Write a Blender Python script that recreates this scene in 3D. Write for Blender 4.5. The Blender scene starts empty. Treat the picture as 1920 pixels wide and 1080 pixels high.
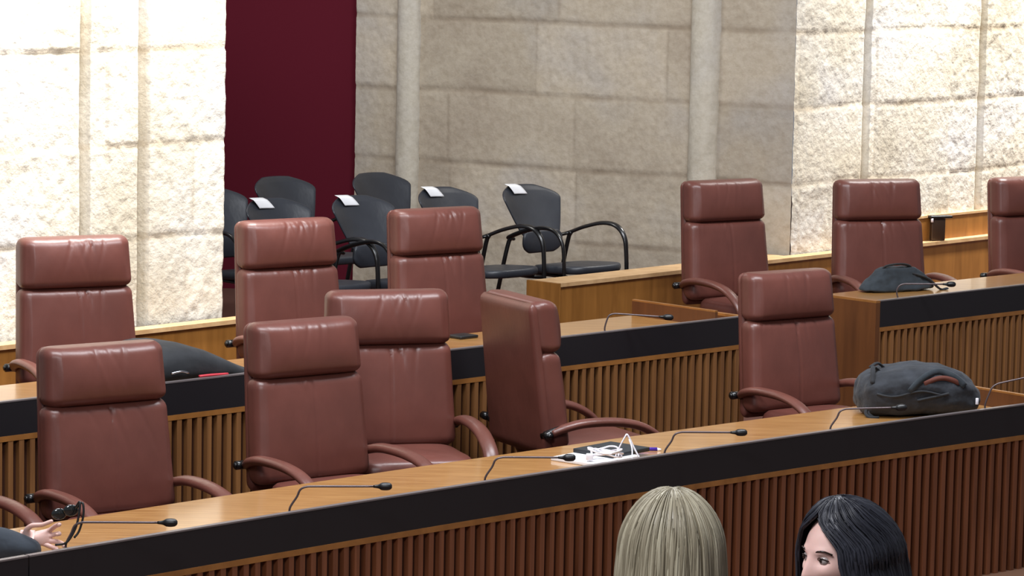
import bpy, bmesh, math, random
import numpy as np
from mathutils import Vector, Matrix, noise, Euler
random.seed(7)
PI = math.pi
SC = bpy.context.scene
COL = SC.collection

# ------------------------------------------------------------------ camera
F = 6200.0; CZ = 3.086
PITCH = math.atan(740.0 / F); ROLL = 0.02
cam_d = bpy.data.cameras.new('camera'); cam = bpy.data.objects.new('camera', cam_d); COL.objects.link(cam)
cam_d.sensor_width = 36; cam_d.lens = F * 36 / 1920; cam_d.clip_end = 200
RM = Matrix.Rotation(PI / 2 - PITCH, 3, 'X') @ Matrix.Rotation(ROLL, 3, 'Z')
cam.matrix_world = Matrix.Translation((0, 0, CZ)) @ RM.to_4x4()
SC.camera = cam

def ray(u, v):
    return RM @ Vector(((u - 960) / F, -(v - 540) / F, -1))
def P(u, v, z):                      # where a sight line meets a level
    d = ray(u, v); t = (z - CZ) / d.z
    return Vector((0, 0, CZ)) + d * t
def PY(u, v, y):
    d = ray(u, v); t = y / d.y
    return Vector((0, 0, CZ)) + d * t

# ------------------------------------------------------------------ helpers
def link(name, me, mat=None, parent=None, smooth=True):
    o = bpy.data.objects.new(name, me); COL.objects.link(o)
    if mat is not None:
        for m in (mat if isinstance(mat, (list, tuple)) else [mat]): me.materials.append(m)
    if smooth:
        me.polygons.foreach_set('use_smooth', [True] * len(me.polygons))
    if parent is not None: o.parent = parent
    return o
def obj(name, bm, mat, parent=None, smooth=True, sharp=None):
    me = bpy.data.meshes.new(name)
    bmesh.ops.recalc_face_normals(bm, faces=bm.faces[:])
    bm.to_mesh(me); bm.free()
    o = link(name, me, mat, parent, smooth)
    if smooth and sharp: me.set_sharp_from_angle(angle=math.radians(sharp))
    return o
def thing(name, label, cat, loc=(0, 0, 0), rz=0, group=None):
    o = bpy.data.objects.new(name, None); COL.objects.link(o)
    o.location = loc; o.rotation_euler = (0, 0, rz); o.empty_display_size = .1
    return tag(o, label, cat, group)
def tag(o, label, cat, group=None):
    o['label'] = label; o['category'] = cat
    if group: o['group'] = group
    return o
def struct(o): o['kind'] = 'structure'; return o
def dup(root, loc, rz, label, group=None):
    r = root.copy(); COL.objects.link(r); r.location = loc; r.rotation_euler = (0, 0, rz); r['label'] = label
    if group: r['group'] = group
    for ch in list(root.children):
        c = ch.copy(); COL.objects.link(c); c.parent = r
        for g in list(ch.children):
            d = g.copy(); COL.objects.link(d); d.parent = c
    return r

def box(bm, cx, cy, cz, sx, sy, sz, rot=None, bev=0):
    r = bmesh.ops.create_cube(bm, size=1)
    vs = r['verts']
    m = Matrix.Translation((cx, cy, cz)) @ (rot.to_4x4() if rot is not None else Matrix()) @ Matrix.Diagonal((sx, sy, sz, 1))
    bmesh.ops.transform(bm, matrix=m, verts=vs)
    if bev:
        es = list({e for v in vs for e in v.link_edges})
        bmesh.ops.bevel(bm, geom=es, offset=bev, segments=2, affect='EDGES', profile=.5)
def loft(bm, rings, cap=True, closed=True):
    n = len(rings[0]); vv = [[bm.verts.new(p) for p in r] for r in rings]
    for a, b in zip(vv[:-1], vv[1:]):
        for i in range(n if closed else n - 1):
            j = (i + 1) % n
            bm.faces.new((a[i], a[j], b[j], b[i]))
    if cap and closed:
        bm.faces.new(vv[0][::-1]); bm.faces.new(vv[-1])
    return vv
def catmull(pts, n=8):
    P_ = [Vector(p) for p in pts]; P_ = [P_[0] * 2 - P_[1]] + P_ + [P_[-1] * 2 - P_[-2]]
    out = []
    for i in range(1, len(P_) - 2):
        for k in range(n):
            t = k / n; a, b, c, d = P_[i - 1:i + 3]
            out.append(.5 * ((2 * b) + (c - a) * t + (2 * a - 5 * b + 4 * c - d) * t * t + (3 * b - a - 3 * c + d) * t ** 3))
    out.append(P_[-2]); return out
def tube(bm, pts, r, seg=10, r2=None, up=(0, 0, 1), smooth=0):
    """sweep; r number or list; r2 = second half-axis (flattened section)"""
    if smooth:
        n0 = len(pts)
        if isinstance(r, (list, tuple)):
            rr = [x[0] for x in catmull([(q, 0, 0) for q in r], smooth)]
        else: rr = r
        if isinstance(r2, (list, tuple)): r2 = [x[0] for x in catmull([(q, 0, 0) for q in r2], smooth)]
        r = rr; pts = catmull(pts, smooth)
    pts = [Vector(p) for p in pts]; rings = []; N = len(pts); up = Vector(up); side = None
    for i, p in enumerate(pts):
        t = (pts[min(i + 1, N - 1)] - pts[max(i - 1, 0)]).normalized()
        s = t.cross(up) if side is None else side - t * side.dot(t)
        if s.length < 1e-3: s = t.cross(Vector((1, 0, .1)))
        s.normalize(); side = s; w = s.cross(t).normalized()
        a = r[i] if isinstance(r, (list, tuple)) else r
        b = a if r2 is None else (r2[i] if isinstance(r2, (list, tuple)) else r2)
        rings.append([p + s * (a * math.cos(q)) + w * (b * math.sin(q)) for q in [2 * PI * k / seg for k in range(seg)]])
    loft(bm, rings)
def sell(w, t, n=5, N=32, cx=0, cy=0):
    out = []
    for k in range(N):
        q = 2 * PI * k / N; c, s = math.cos(q), math.sin(q)
        out.append((cx + w / 2 * math.copysign(abs(c) ** (2 / n), c), cy + t / 2 * math.copysign(abs(s) ** (2 / n), s)))
    return out
def pad(bm, w, d, h, cx=0, cy=0, z0=0, n=4, N=40, rings=8, fz=None, fw=None):
    """soft horizontal pad: superellipse plan, rounded edge"""
    R = []
    for k in range(rings + 1):
        a = PI * k / rings; e = math.sin(a) ** .5 if k not in (0, rings) else 0
        ins = (1 - e) * h * .5
        z = z0 + h / 2 * (1 - math.cos(a))
        R.append([Vector((x, y, z + (fz(x, y) if fz else 0))) for x, y in sell(max(w - 2 * ins, .01), max(d - 2 * ins, .01), n, N, cx, cy)])
    # inner rings for a domed top and base
    def shrink(r, f, dz):
        return [Vector((cx + (p.x - cx) * f, cy + (p.y - cy) * f, p.z + dz)) for p in r]
    top = R[-1]; bot = R[0]
    R = [shrink(bot, .3, 0), shrink(bot, .7, 0)] + R + [shrink(top, .85, h * .05), shrink(top, .6, h * .09), shrink(top, .3, h * .11)]
    loft(bm, R)

# ------------------------------------------------------------------ materials
def srgb(r, g, b):
    f = lambda c: (c / 255 / 12.92) if c / 255 <= .04045 else ((c / 255 + .055) / 1.055) ** 2.4
    return (f(r), f(g), f(b), 1)
def mat(name, col, rough=.5, metal=0, spec=.5, **kw):
    m = bpy.data.materials.new(name); m.use_nodes = True; nt = m.node_tree; b = nt.nodes['Principled BSDF']
    b.inputs['Base Color'].default_value = col; b.inputs['Roughness'].default_value = rough
    b.inputs['Metallic'].default_value = metal; b.inputs['Specular IOR Level'].default_value = spec
    if kw.get('sheen'): b.inputs['Sheen Weight'].default_value = kw['sheen']
    if kw.get('coat'): b.inputs['Coat Weight'].default_value = kw['coat']; b.inputs['Coat Roughness'].default_value = kw.get('coatr', .1)
    if kw.get('sss'): b.inputs['Subsurface Weight'].default_value = kw['sss']; b.inputs['Subsurface Radius'].default_value = (.01, .004, .002)
    return m, nt, b
def N(nt, t, **kw):
    n = nt.nodes.new(t)
    for k, v in kw.items():
        if k in n.inputs: n.inputs[k].default_value = v
        else: setattr(n, k, v)
    return n
def noise_col(nt, b, c1, c2, scale, stretch=(1, 1, 1), detail=4, lo=.35, hi=.65, coord='Object', rough_var=None, dist=0):
    tc = N(nt, 'ShaderNodeTexCoord'); mp = N(nt, 'ShaderNodeMapping'); mp.inputs['Scale'].default_value = stretch
    no = N(nt, 'ShaderNodeTexNoise'); no.inputs['Scale'].default_value = scale; no.inputs['Detail'].default_value = detail
    no.inputs['Distortion'].default_value = dist
    cr = N(nt, 'ShaderNodeValToRGB'); cr.color_ramp.elements[0].position = lo; cr.color_ramp.elements[1].position = hi
    cr.color_ramp.elements[0].color = c1; cr.color_ramp.elements[1].color = c2
    nt.links.new(tc.outputs[coord], mp.inputs['Vector']); nt.links.new(mp.outputs[0], no.inputs['Vector'])
    nt.links.new(no.outputs['Fac'], cr.inputs[0]); nt.links.new(cr.outputs[0], b.inputs['Base Color'])
    return no, mp, cr
def bump(nt, b, scale, strength, dist=.01, detail=4, stretch=(1, 1, 1), coord='Object', prev=None):
    tc = N(nt, 'ShaderNodeTexCoord'); mp = N(nt, 'ShaderNodeMapping'); mp.inputs['Scale'].default_value = stretch
    no = N(nt, 'ShaderNodeTexNoise'); no.inputs['Scale'].default_value = scale; no.inputs['Detail'].default_value = detail
    bp = N(nt, 'ShaderNodeBump'); bp.inputs['Strength'].default_value = strength; bp.inputs['Distance'].default_value = dist
    nt.links.new(tc.outputs[coord], mp.inputs['Vector']); nt.links.new(mp.outputs[0], no.inputs['Vector'])
    nt.links.new(no.outputs['Fac'], bp.inputs['Height'])
    if prev: nt.links.new(prev.outputs[0], bp.inputs['Normal'])
    nt.links.new(bp.outputs[0], b.inputs['Normal'])
    return bp

def leather_mat(name, c1, c2, rough=.42):
    m, nt, b = mat(name, c1, rough, spec=.5)
    noise_col(nt, b, c1, c2, 5, detail=6, lo=.3, hi=.7)
    p = bump(nt, b, 9, .22, .012, 3, (1.6, 1.6, .7)); bump(nt, b, 260, .12, .001, 2, prev=p)
    return m
LEATHER = leather_mat('brown_leather', srgb(95, 54, 46), srgb(108, 62, 53), .38)
LEATHER_D = leather_mat('brown_leather_arm', srgb(94, 55, 46), srgb(110, 66, 56), .36)
BLK_LEATHER = leather_mat('black_vinyl', srgb(40, 42, 48), srgb(50, 53, 60), .42)
BLK_PLASTIC = mat('black_plastic', srgb(22, 22, 24), .4)[0]
BLK_METAL = mat('black_metal', srgb(20, 19, 20), .28, spec=.6)[0]
GREY_METAL = mat('grey_metal', srgb(120, 118, 125), .3, .7)[0]
CHROME = mat('polished_metal', srgb(210, 210, 215), .2, 1)[0]

def wood_mat(name, c1, c2, rough, stretch, scale=3, coat=0, spec=.5):
    m, nt, b = mat(name, c1, rough, coat=coat, coatr=.12, spec=spec)
    noise_col(nt, b, c1, c2, scale, stretch, 8, .3, .7, dist=.8)
    return m
WOOD_TOP = wood_mat('varnished_oak', srgb(176, 112, 50), srgb(204, 140, 72), .30, (1, 1, 12), 4, coat=.5)
# grain runs along the row on tops
def wood_top():
    m, nt, b = mat('varnished_oak_top', srgb(190, 125, 58), .3, coat=.7, coatr=.1)
    no, mp, cr = noise_col(nt, b, srgb(158, 110, 56), srgb(190, 142, 84), 3, (1.2, 14, 1), 8, .3, .7, dist=.6)
    mp.inputs['Rotation'].default_value = (0, 0, -math.radians(45))
    return m
WOOD_TOP = wood_top()
WOOD_TRIM = wood_mat('oak_trim', srgb(130, 84, 38), srgb(154, 102, 50), .4, (2, 2, 2), 5)
WOOD_PANEL = wood_mat('oak_panel', srgb(126, 82, 34), srgb(154, 104, 48), .4, (5, 5, .6), 3)
WOOD_END = wood_mat('walnut_panel', srgb(84, 48, 22), srgb(104, 62, 30), .42, (6, 6, .6), 3)
WOOD_CAP = wood_mat('pale_oak_cap', srgb(178, 140, 96), srgb(204, 168, 124), .4, (2, 2, 2), 5)
SLAT_A = wood_mat('red_brown_slat', srgb(98, 56, 34), srgb(128, 76, 48), .42, (7, 7, .4), 4)
SLAT_B = wood_mat('golden_brown_slat', srgb(112, 74, 42), srgb(140, 96, 56), .42, (7, 7, .4), 4)
SLAT_BACK = mat('dark_slat_backing', srgb(66, 36, 22), .6)[0]
FASCIA = mat('black_fascia', srgb(30, 28, 31), .42, spec=.35)[0]
EDGE = mat('fascia_edge_metal', srgb(120, 112, 112), .35, .3)[0]
CARPET = mat('carpet', srgb(88, 52, 40), .95)[0]
FLOOR_M = mat('dark_floor', srgb(96, 66, 48), .6)[0]
RED = mat('dark_red_wall', srgb(84, 12, 30), .85, spec=.2)[0]
PAPER = mat('white_paper', srgb(238, 238, 240), .7)[0]
WHITE_PL = mat('white_plastic', srgb(240, 238, 245), .4)[0]
PURPLE = mat('purple_plastic', srgb(70, 44, 150), .35)[0]
REDTAG = mat('red_fabric', srgb(190, 50, 62), .6)[0]
ORANGE = mat('rust_lining', srgb(92, 46, 34), .8)[0]
def fabric(name, c1, c2, s=.3):
    m, nt, b = mat(name, c1, .85, sheen=.08); noise_col(nt, b, c1, c2, 14); 
    p = bump(nt, b, 10, s, .02, 3); bump(nt, b, 500, .2, .001, 2, prev=p); return m
BAG = fabric('charcoal_nylon', srgb(30, 33, 39), srgb(46, 50, 57), .8)
BAG_D = fabric('black_nylon', srgb(26, 28, 32), srgb(36, 38, 42), .3)
BAG_G = fabric('grey_green_nylon', srgb(30, 37, 43), srgb(43, 51, 58), .4)
SLEEVE = fabric('dark_jacket', srgb(30, 38, 48), srgb(40, 48, 58), .5)

def stone_mat(name, cols, s1=1.3, bs=.5, joint_c=(.3, .22, .15, 1)):
    m, nt, b = mat(name, cols[0], .92, spec=.15)
    tc = N(nt, 'ShaderNodeTexCoord')
    n1 = N(nt, 'ShaderNodeTexNoise', Scale=s1, Detail=3.0); n2 = N(nt, 'ShaderNodeTexNoise', Scale=22.0, Detail=8.0, Roughness=.65)
    cr = N(nt, 'ShaderNodeValToRGB'); els = cr.color_ramp.elements
    els[0].position = .32; els[0].color = cols[0]; els[1].position = .68; els[1].color = cols[2]
    e = els.new(.5); e.color = cols[1]
    mix = N(nt, 'ShaderNodeMix', data_type='RGBA', blend_type='MULTIPLY'); mix.inputs[0].default_value = .55
    cr2 = N(nt, 'ShaderNodeValToRGB'); cr2.color_ramp.elements[0].position = .36; cr2.color_ramp.elements[1].position = .6
    cr2.color_ramp.elements[0].color = (.76, .73, .68, 1); cr2.color_ramp.elements[1].color = (1, 1, 1, 1)
    for n in (n1, n2): nt.links.new(tc.outputs['Object'], n.inputs['Vector'])
    nt.links.new(n1.outputs['Fac'], cr.inputs[0]); nt.links.new(n2.outputs['Fac'], cr2.inputs[0])
    nt.links.new(cr.outputs[0], mix.inputs[6]); nt.links.new(cr2.outputs[0], mix.inputs[7])
    at = N(nt, 'ShaderNodeAttribute', attribute_name='block'); sp = N(nt, 'ShaderNodeSeparateXYZ'); nt.links.new(at.outputs['Vector'], sp.inputs[0])
    mr = N(nt, 'ShaderNodeMapRange'); mr.inputs['To Min'].default_value = .84; mr.inputs['To Max'].default_value = 1.06; nt.links.new(sp.outputs[0], mr.inputs['Value'])
    vm = N(nt, 'ShaderNodeVectorMath', operation='SCALE'); nt.links.new(mix.outputs[2], vm.inputs[0]); nt.links.new(mr.outputs[0], vm.inputs['Scale'])
    mj = N(nt, 'ShaderNodeMix', data_type='RGBA'); mj.inputs[7].default_value = joint_c; nt.links.new(sp.outputs[1], mj.inputs[0]); nt.links.new(vm.outputs[0], mj.inputs[6])
    nt.links.new(mj.outputs[2], b.inputs['Base Color'])
    p = bump(nt, b, 30, bs, .02, 8); bump(nt, b, 110, bs * .6, .006, 5, prev=p)
    return m
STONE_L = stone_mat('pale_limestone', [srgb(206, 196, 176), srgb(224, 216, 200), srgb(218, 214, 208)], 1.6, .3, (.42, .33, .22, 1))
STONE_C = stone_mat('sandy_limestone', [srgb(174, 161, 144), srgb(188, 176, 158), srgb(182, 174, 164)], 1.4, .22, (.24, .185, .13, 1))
STONE_COL = stone_mat('column_limestone', [srgb(204, 196, 180), srgb(214, 206, 190), srgb(208, 202, 192)], 2, .2)

# ------------------------------------------------------------------ levels and row curves
Z1, Z2, ZP = .78, .98, .886          # lips of the two desk rows, parapet cap
FL0, FL1, FL2, FL3 = 0, .06, .26, .40
r1 = [(0, 1053), (107, 1030), (360, 991), (640, 946), (960, 896), (1120, 872), (1340, 838), (1440, 823), (1920, 758)]
r2 = [(0, 755), (53, 747), (307, 718), (444, 700), (847, 655), (1030, 634), (1120, 625), (1369, 595), (1646, 564), (1920, 533)]
rp = [(0, 648), (267, 620), (433, 599), (1047, 533), (1220, 513), (1442, 488), (1549, 474), (1731, 456), (1829, 446)]
def fit(pix, z, deg=2):
    q = [P(u, v, z) for u, v in pix]
    return np.poly1d(np.polyfit([a.x for a in q], [a.y for a in q], deg))
C1, C2, CP = fit(r1, Z1), fit(r2, Z2), fit(rp, ZP, 1)
def xat(c, u):                       # x on curve c that lies at column u
    x = (u - 960) / F * 15
    q = ray(u, 700); k = q.x / q.y
    for _ in range(40): x = x + (k * float(c(x)) - x) * .7
    return x
def curve_pts(c, x0, x1, step=.06):
    L = []; n = max(2, int(abs(x1 - x0) * 1.4 / step)); d = np.polyder(c)
    for i in range(n + 1):
        x = x0 + (x1 - x0) * i / n; y = float(c(x)); t = Vector((1, float(d(x)), 0)).normalized()
        L.append((Vector((x, y, 0)), t, Vector((-t.y, t.x, 0))))      # point, tangent, back normal
    return L
def strip(bm, L, t0, t1, z0, z1):
    loft(bm, [[p + n * t0 + Vector((0, 0, z0)), p + n * t1 + Vector((0, 0, z0)), p + n * t1 + Vector((0, 0, z1)), p + n * t0 + Vector((0, 0, z1))] for p, t, n in L])

def off_at(c, u, t):                 # point t behind curve c, standing at picture column u
    x = xat(c, u)
    for _ in range(25):
        d = Vector((1, float(np.polyder(c)(x)), 0)).normalized(); n = Vector((-d.y, d.x, 0)); p = Vector((x, float(c(x)), 0)) + n * t
        q = ray(u, 700); want = q.x / q.y * p.y; x += (want - p.x) * .6
    return p, d, n
def desk(name, label, c, x0, x1, lip, floor, slatmat, group=None, ends=(False, False), depth=.60, endh=(0, 0)):
    L = curve_pts(c, x0, x1)
    base = L[len(L) // 2][0].copy(); base.z = floor
    T = thing(name, label, 'desk', base, 0, group)
    L = [(p - Vector((base.x, base.y, 0)), t, n) for p, t, n in L]
    dz = -floor
    def mk(nm, m, *a, **k):
        bm = bmesh.new(); strip(bm, L, *a[:2], a[2] + dz, a[3] + dz); return obj(nm, bm, m, T, smooth=False)
    mk('desktop', WOOD_TOP, .02, depth, lip - .075, lip - .045)
    mk('fascia', FASCIA, 0, .02, lip - .145, lip - .006)
    mk('edge_trim', EDGE, -.001, .024, lip - .006, lip)
    mk('rail', WOOD_TRIM, -.001, .03, lip - .168, lip - .145)
    bm = bmesh.new(); strip(bm, L, .024, .04, floor + dz, lip - .168 + dz)
    # slats
    bm2 = bmesh.new(); s = 0; nxt = 0; pts = [a[0] for a in L]
    for i in range(len(L) - 1):
        a, b = L[i][0], L[i + 1][0]; seg = (b - a).length
        while nxt <= s + seg:
            p = a + (b - a) * ((nxt - s) / seg); t = L[i][1]; n = L[i][2]
            w = .0125
            ring = [p - t * w + n * .024, p - t * w + n * .0, p + t * w + n * .0, p + t * w + n * .024]
            loft(bm2, [[q + Vector((0, 0, floor + dz)) for q in ring], [q + Vector((0, 0, lip - .168 + dz)) for q in ring]])
            nxt += .056
        s += seg
    obj('slat_backing', bm, SLAT_BACK, T, smooth=False)
    obj('slats', bm2, slatmat, T, smooth=False)
    for k, e in enumerate(ends):
        if not e: continue
        p, t, n = L[0] if k == 0 else L[-1]
        sgn = -1 if k == 0 else 1
        bm = bmesh.new(); up = endh[k]
        A = p + t * sgn * .0; B = p + t * sgn * .035
        q = [A - n * .001, B - n * .001, B + n * (depth + .01), A + n * (depth + .01)]
        loft(bm, [[v + Vector((0, 0, floor + dz)) for v in q], [v + Vector((0, 0, lip + up + dz - .012)) for v in q]])
        ep = obj('end_panel', bm, WOOD_END, T, smooth=False)
        bm = bmesh.new()
        loft(bm, [[v + Vector((0, 0, lip + up + dz - .012)) for v in q], [v + Vector((0, 0, lip + up + dz)) for v in q]])
        obj('end_cap', bm, WOOD_TRIM, ep, smooth=False)
    return T

xs = xat(C1, 55)
desk('desk', 'curved front row desk with black fascia, running across the whole bottom of the picture', C1, xs + .002, xat(C1, 1955), Z1, FL0, SLAT_A, ends=(False, True), endh=(0, .0))
desk('desk', 'short front desk section at the bottom left corner, left of the edge seam', C1, xat(C1, -420), xs - .002, Z1, FL0, SLAT_A)
desk('desk', 'second row desk on the left of the aisle, behind the front chairs', C2, xat(C2, -420), xat(C2, 1388), Z2, FL1, SLAT_B, ends=(False, True))
desk('desk', 'second row desk on the right of the aisle, at the right edge of the picture', C2, xat(C2, 1646), xat(C2, 2400), Z2, FL1, SLAT_B, ends=(True, False))

# ------------------------------------------------------------------ tiers / floor
def slab(name, pts, z0, z1, m):
    bm = bmesh.new(); loft(bm, [[Vector((x, y, z0)) for x, y in pts], [Vector((x, y, z1)) for x, y in pts]])
    return struct(obj(name, bm, m, smooth=False))
def back_of(c, x0, x1, off):
    return [((p + n * off).x, (p + n * off).y) for p, t, n in curve_pts(c, x0, x1, .3)]
slab('floor', [(-9, -2), (12, -2), (12, 32), (-9, 32)], -.1, 0, FLOOR_M)
f1 = back_of(C1, -3.2, 5, .04); slab('floor_tier_front', f1 + [(5, 30), (-6, 30), (-6, f1[0][1])], 0, FL1, CARPET)
f2 = back_of(C2, -3.6, 6, .04); slab('floor_tier_middle', f2 + [(6, 30), (-6, 30), (-6, f2[0][1])], FL1, FL2, CARPET)
f3 = back_of(CP, -3.8, 7, .06); slab('floor_tier_upper', f3 + [(7, 30), (-6, 30), (-6, f3[0][1])], FL2, FL3, CARPET)

# ------------------------------------------------------------------ parapet
def parapet(label, x0, x1, end0, riser=None):
    L = curve_pts(CP, x0, x1, .5); base = L[0][0].copy(); base.z = FL2
    T = thing('parapet', label, 'parapet', base)
    L = [(p - Vector((base.x, base.y, 0)), t, n) for p, t, n in L]
    bm = bmesh.new(); strip(bm, L, .012, .06, 0, ZP - .022 - FL2); obj('panel', bm, WOOD_PANEL, T, smooth=False)
    bm = bmesh.new(); xc = xat(CP, 1472) - base.x
    if end0:
        strip(bm, [l for l in L if l[0].x <= xc + .3], 0, .22, ZP - .022 - FL2, ZP - FL2); strip(bm, [l for l in L if l[0].x > xc - .1], 0, .10, ZP - .0221 - FL2, ZP - .0001 - FL2)
    else: strip(bm, L, 0, .10, ZP - .022 - FL2, ZP - FL2)
    obj('cap', bm, WOOD_CAP, T, smooth=False)
    if end0:
        p, t, n = L[0]; bm = bmesh.new(); A = p - t * .02; q = [A, p + t * .004, p + t * .004 + n * .24, A + n * .24]
        loft(bm, [[v for v in q], [v + Vector((0, 0, ZP - FL2)) for v in q]]); obj('end_board', bm, WOOD_PANEL, T, smooth=False)
    return T
parapet('wooden parapet with pale cap on the left, behind the leftmost leather chairs', xat(CP, -400), xat(CP, 560), False)
parapet('wooden parapet with pale cap on the right, starting beside the black visitor chairs', xat(CP, 1047), xat(CP, 2400), True)
# raised back board at the far right
L = curve_pts(CP, xat(CP, 1690), xat(CP, 2400), .5)
bm = bmesh.new(); strip(bm, L, .075, .1, ZP, ZP + .15); 
T = thing('back_board', 'raised wooden back board standing on the parapet at the far right', 'wood panel', (0, 0, 0))
obj('board', bm, WOOD_PANEL, T, smooth=False)
bm = bmesh.new(); strip(bm, L, .07, .14, ZP + .15, ZP + .165); obj('cap', bm, WOOD_CAP, T, smooth=False)

# ------------------------------------------------------------------ stone walls
def stone_wall(name, path, z0, z1, m, step=.016, amp=.010, grooves=(), course=.43, zc=0, seed=0, joint=.004, blockw=.8, side=1):
    """path: list of 2D points; surface displaced along its normal; grooves: (s, half width, depth)"""
    pts = [Vector((x, y)) for x, y in path]; S = []; s = 0
    for a, b in zip(pts[:-1], pts[1:]):
        l = (b - a).length; n = max(1, int(l / (step * .6))); t = (b - a) / l; nn = Vector((t.y, -t.x)) * side
        for i in range(n): S.append((s + l * i / n, a + t * (l * i / n), nn))
        s += l
    S.append((s, pts[-1], nn))
    # soften normals at bends
    S2 = []
    for i, (q, p, n) in enumerate(S):
        a = Vector((0, 0))
        for k in range(-2, 3): a += S[min(max(i + k, 0), len(S) - 1)][2]
        S2.append((q, p, a.normalized()))
    nz = int((z1 - z0) / step); V = []; AT = []; rnd = random.Random(seed)
    offs = {}
    def off(c, b):
        if (c, b) not in offs: offs[(c, b)] = (rnd.uniform(-.004, .004), rnd.uniform(.5, 1.3), rnd.random())
        return offs[(c, b)]
    shift = [rnd.uniform(0, 1) for _ in range(40)]
    for q, p, n in S2:
        for k in range(nz + 1):
            z = z0 + (z1 - z0) * k / nz
            cz = (z - zc) / course + .035 * noise.noise(Vector((q * 1.4, z, seed)))
            c = math.floor(cz); fz = (cz - c) * course; bq = q / blockw + shift[c % 40]; bi = math.floor(bq); fb = (bq - bi) * blockw
            d0, rf, tint = off(c, bi); jt = max(math.exp(-(min(fz, course - fz) / .02) ** 2), .5 * math.exp(-(min(fb, blockw - fb) / .012) ** 2)) * (.5 + .5 * noise.noise(Vector((q * 4, z * 9, seed + 5))))
            j = min(fz, course - fz); jb = min(fb, blockw - fb)
            d = d0 - joint * math.exp(-(j / .012) ** 2) * 2 - joint * .7 * math.exp(-(jb / .01) ** 2)
            v = Vector((q * 3 + seed * 7, z * 3, seed * 3.1))
            d += amp * rf * (noise.fractal(v * 1.3, 1, 2, 3) * .45 + noise.fractal(v * 7, .8, 2, 4) * .34 - .5 * max(0, noise.noise(v * 5) - .35))
            for gs, gw, gd in grooves:
                if abs(q - gs) < gw: d -= gd * (1 - ((abs(q - gs)) / gw) ** 6)
            V.append((p.x + n.x * d, p.y + n.y * d, z)); AT.append((tint, jt, 0))
    Fc = []
    m_ = nz + 1
    for i in range(len(S2) - 1):
        for k in range(nz):
            a = i * m_ + k; Fc.append((a, a + m_, a + m_ + 1, a + 1))
    me = bpy.data.meshes.new(name); me.from_pydata(V, [], Fc); me.update()
    at = me.attributes.new('block', 'FLOAT_VECTOR', 'POINT'); at.data.foreach_set('vector', [c for t in AT for c in t])
    o = link(name, me, m, None, True); return struct(o), s

# long wall line: through (418 , 594) and (1483, 480) on the cap level
WA = P(418, 590, ZP); WB = P(1483, 477, ZP); d = (WB - WA); d.z = 0; WD = d.normalized(); WN = Vector((-WD.y, WD.x, 0))
def on_wall(u):      # point of long wall at column u
    v = ray(u, 400); v = Vector((v.x, v.y)); # solve WA + s*WD = k*v
    s = (v.y * WA.x - v.x * WA.y) / (v.x * WD.y - v.y * WD.x)
    return s
def wp(s): return WA + WD * s
sL = on_wall(-260)
sL2 = on_wall(-620); p0 = wp(sL2); p1 = wp(0); p2 = p1 + WN * 1.2
gl = [(on_wall(159) - sL2, .03, .12), (on_wall(268) - sL2, .03, .12)]
stone_wall('wall_left', [(p0.x, p0.y), (p1.x, p1.y), (p2.x, p2.y)], ZP - .05, 4.1, STONE_L, amp=.012, joint=.0022, grooves=gl, course=.472, zc=1.32, seed=1)
sR = on_wall(1483); sR2 = on_wall(2250)
p0 = wp(sR); p1 = wp(sR2)
gr = [(on_wall(1618) - sR, .034, .12), (on_wall(1832) - sR, .034, .12)]
stone_wall('wall_right', [((p0 - WD * .0).x, p0.y), (p1.x, p1.y)], ZP - .05, 4.1, STONE_L, amp=.009, joint=.0022, grooves=gr, course=.472, zc=1.32, seed=2)
# niche wall: runs back to the left from the corner
corner = wp(sR) - WN * 0.0 - WD * .004
nd = Vector((-math.cos(math.radians(30)), math.sin(math.radians(30)), 0))
def on_line(o, dr, u):
    v = ray(u, 300); v = Vector((v.x, v.y)); return (v.y * o.x - v.x * o.y) / (v.x * dr.y - v.y * dr.x)
sE = on_line(corner, nd, 665)
q1 = corner + nd * sE
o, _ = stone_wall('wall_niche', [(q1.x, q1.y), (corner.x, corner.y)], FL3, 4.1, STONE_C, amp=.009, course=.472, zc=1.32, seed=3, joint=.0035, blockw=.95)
# half columns
def column(name, u, w):
    s = on_line(corner, nd, u); c = corner + nd * s; bm = bmesh.new(); R = []; n = Vector((-nd.y, nd.x, 0)); n = n if n.y < 0 else -n
    for k in range(90):
        z = FL3 + 3.7 * k / 89; ring = []
        for i in range(21):
            a = PI * i / 20; rr = w / 2 * (1 + .05 * noise.noise(Vector((a * 2, z * 5, u))) + .03 * noise.noise(Vector((a * 6, z * 14, u))))
            ring.append(c + nd * (math.cos(a) * rr) + n * (math.sin(a) * rr * .8 - .004) + Vector((0, 0, z)) - Vector((0, 0, 0)))
        R.append([Vector((p.x, p.y, z)) for p in ring])
    loft(bm, R, cap=False, closed=False)
    return struct(obj(name, bm, STONE_COL))
column('trim_1', 764, .175); column('trim_2', 1318, .20)
# red rear wall of the niche
bm = bmesh.new(); e = on_line(q1, Vector((-1, 0, 0)), 250)
box(bm, q1.x - 1.6 + .02, q1.y + .12, 2.25, 3.2, .1, 3.7)
struct(obj('wall_rear', bm, RED, smooth=False))

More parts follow.
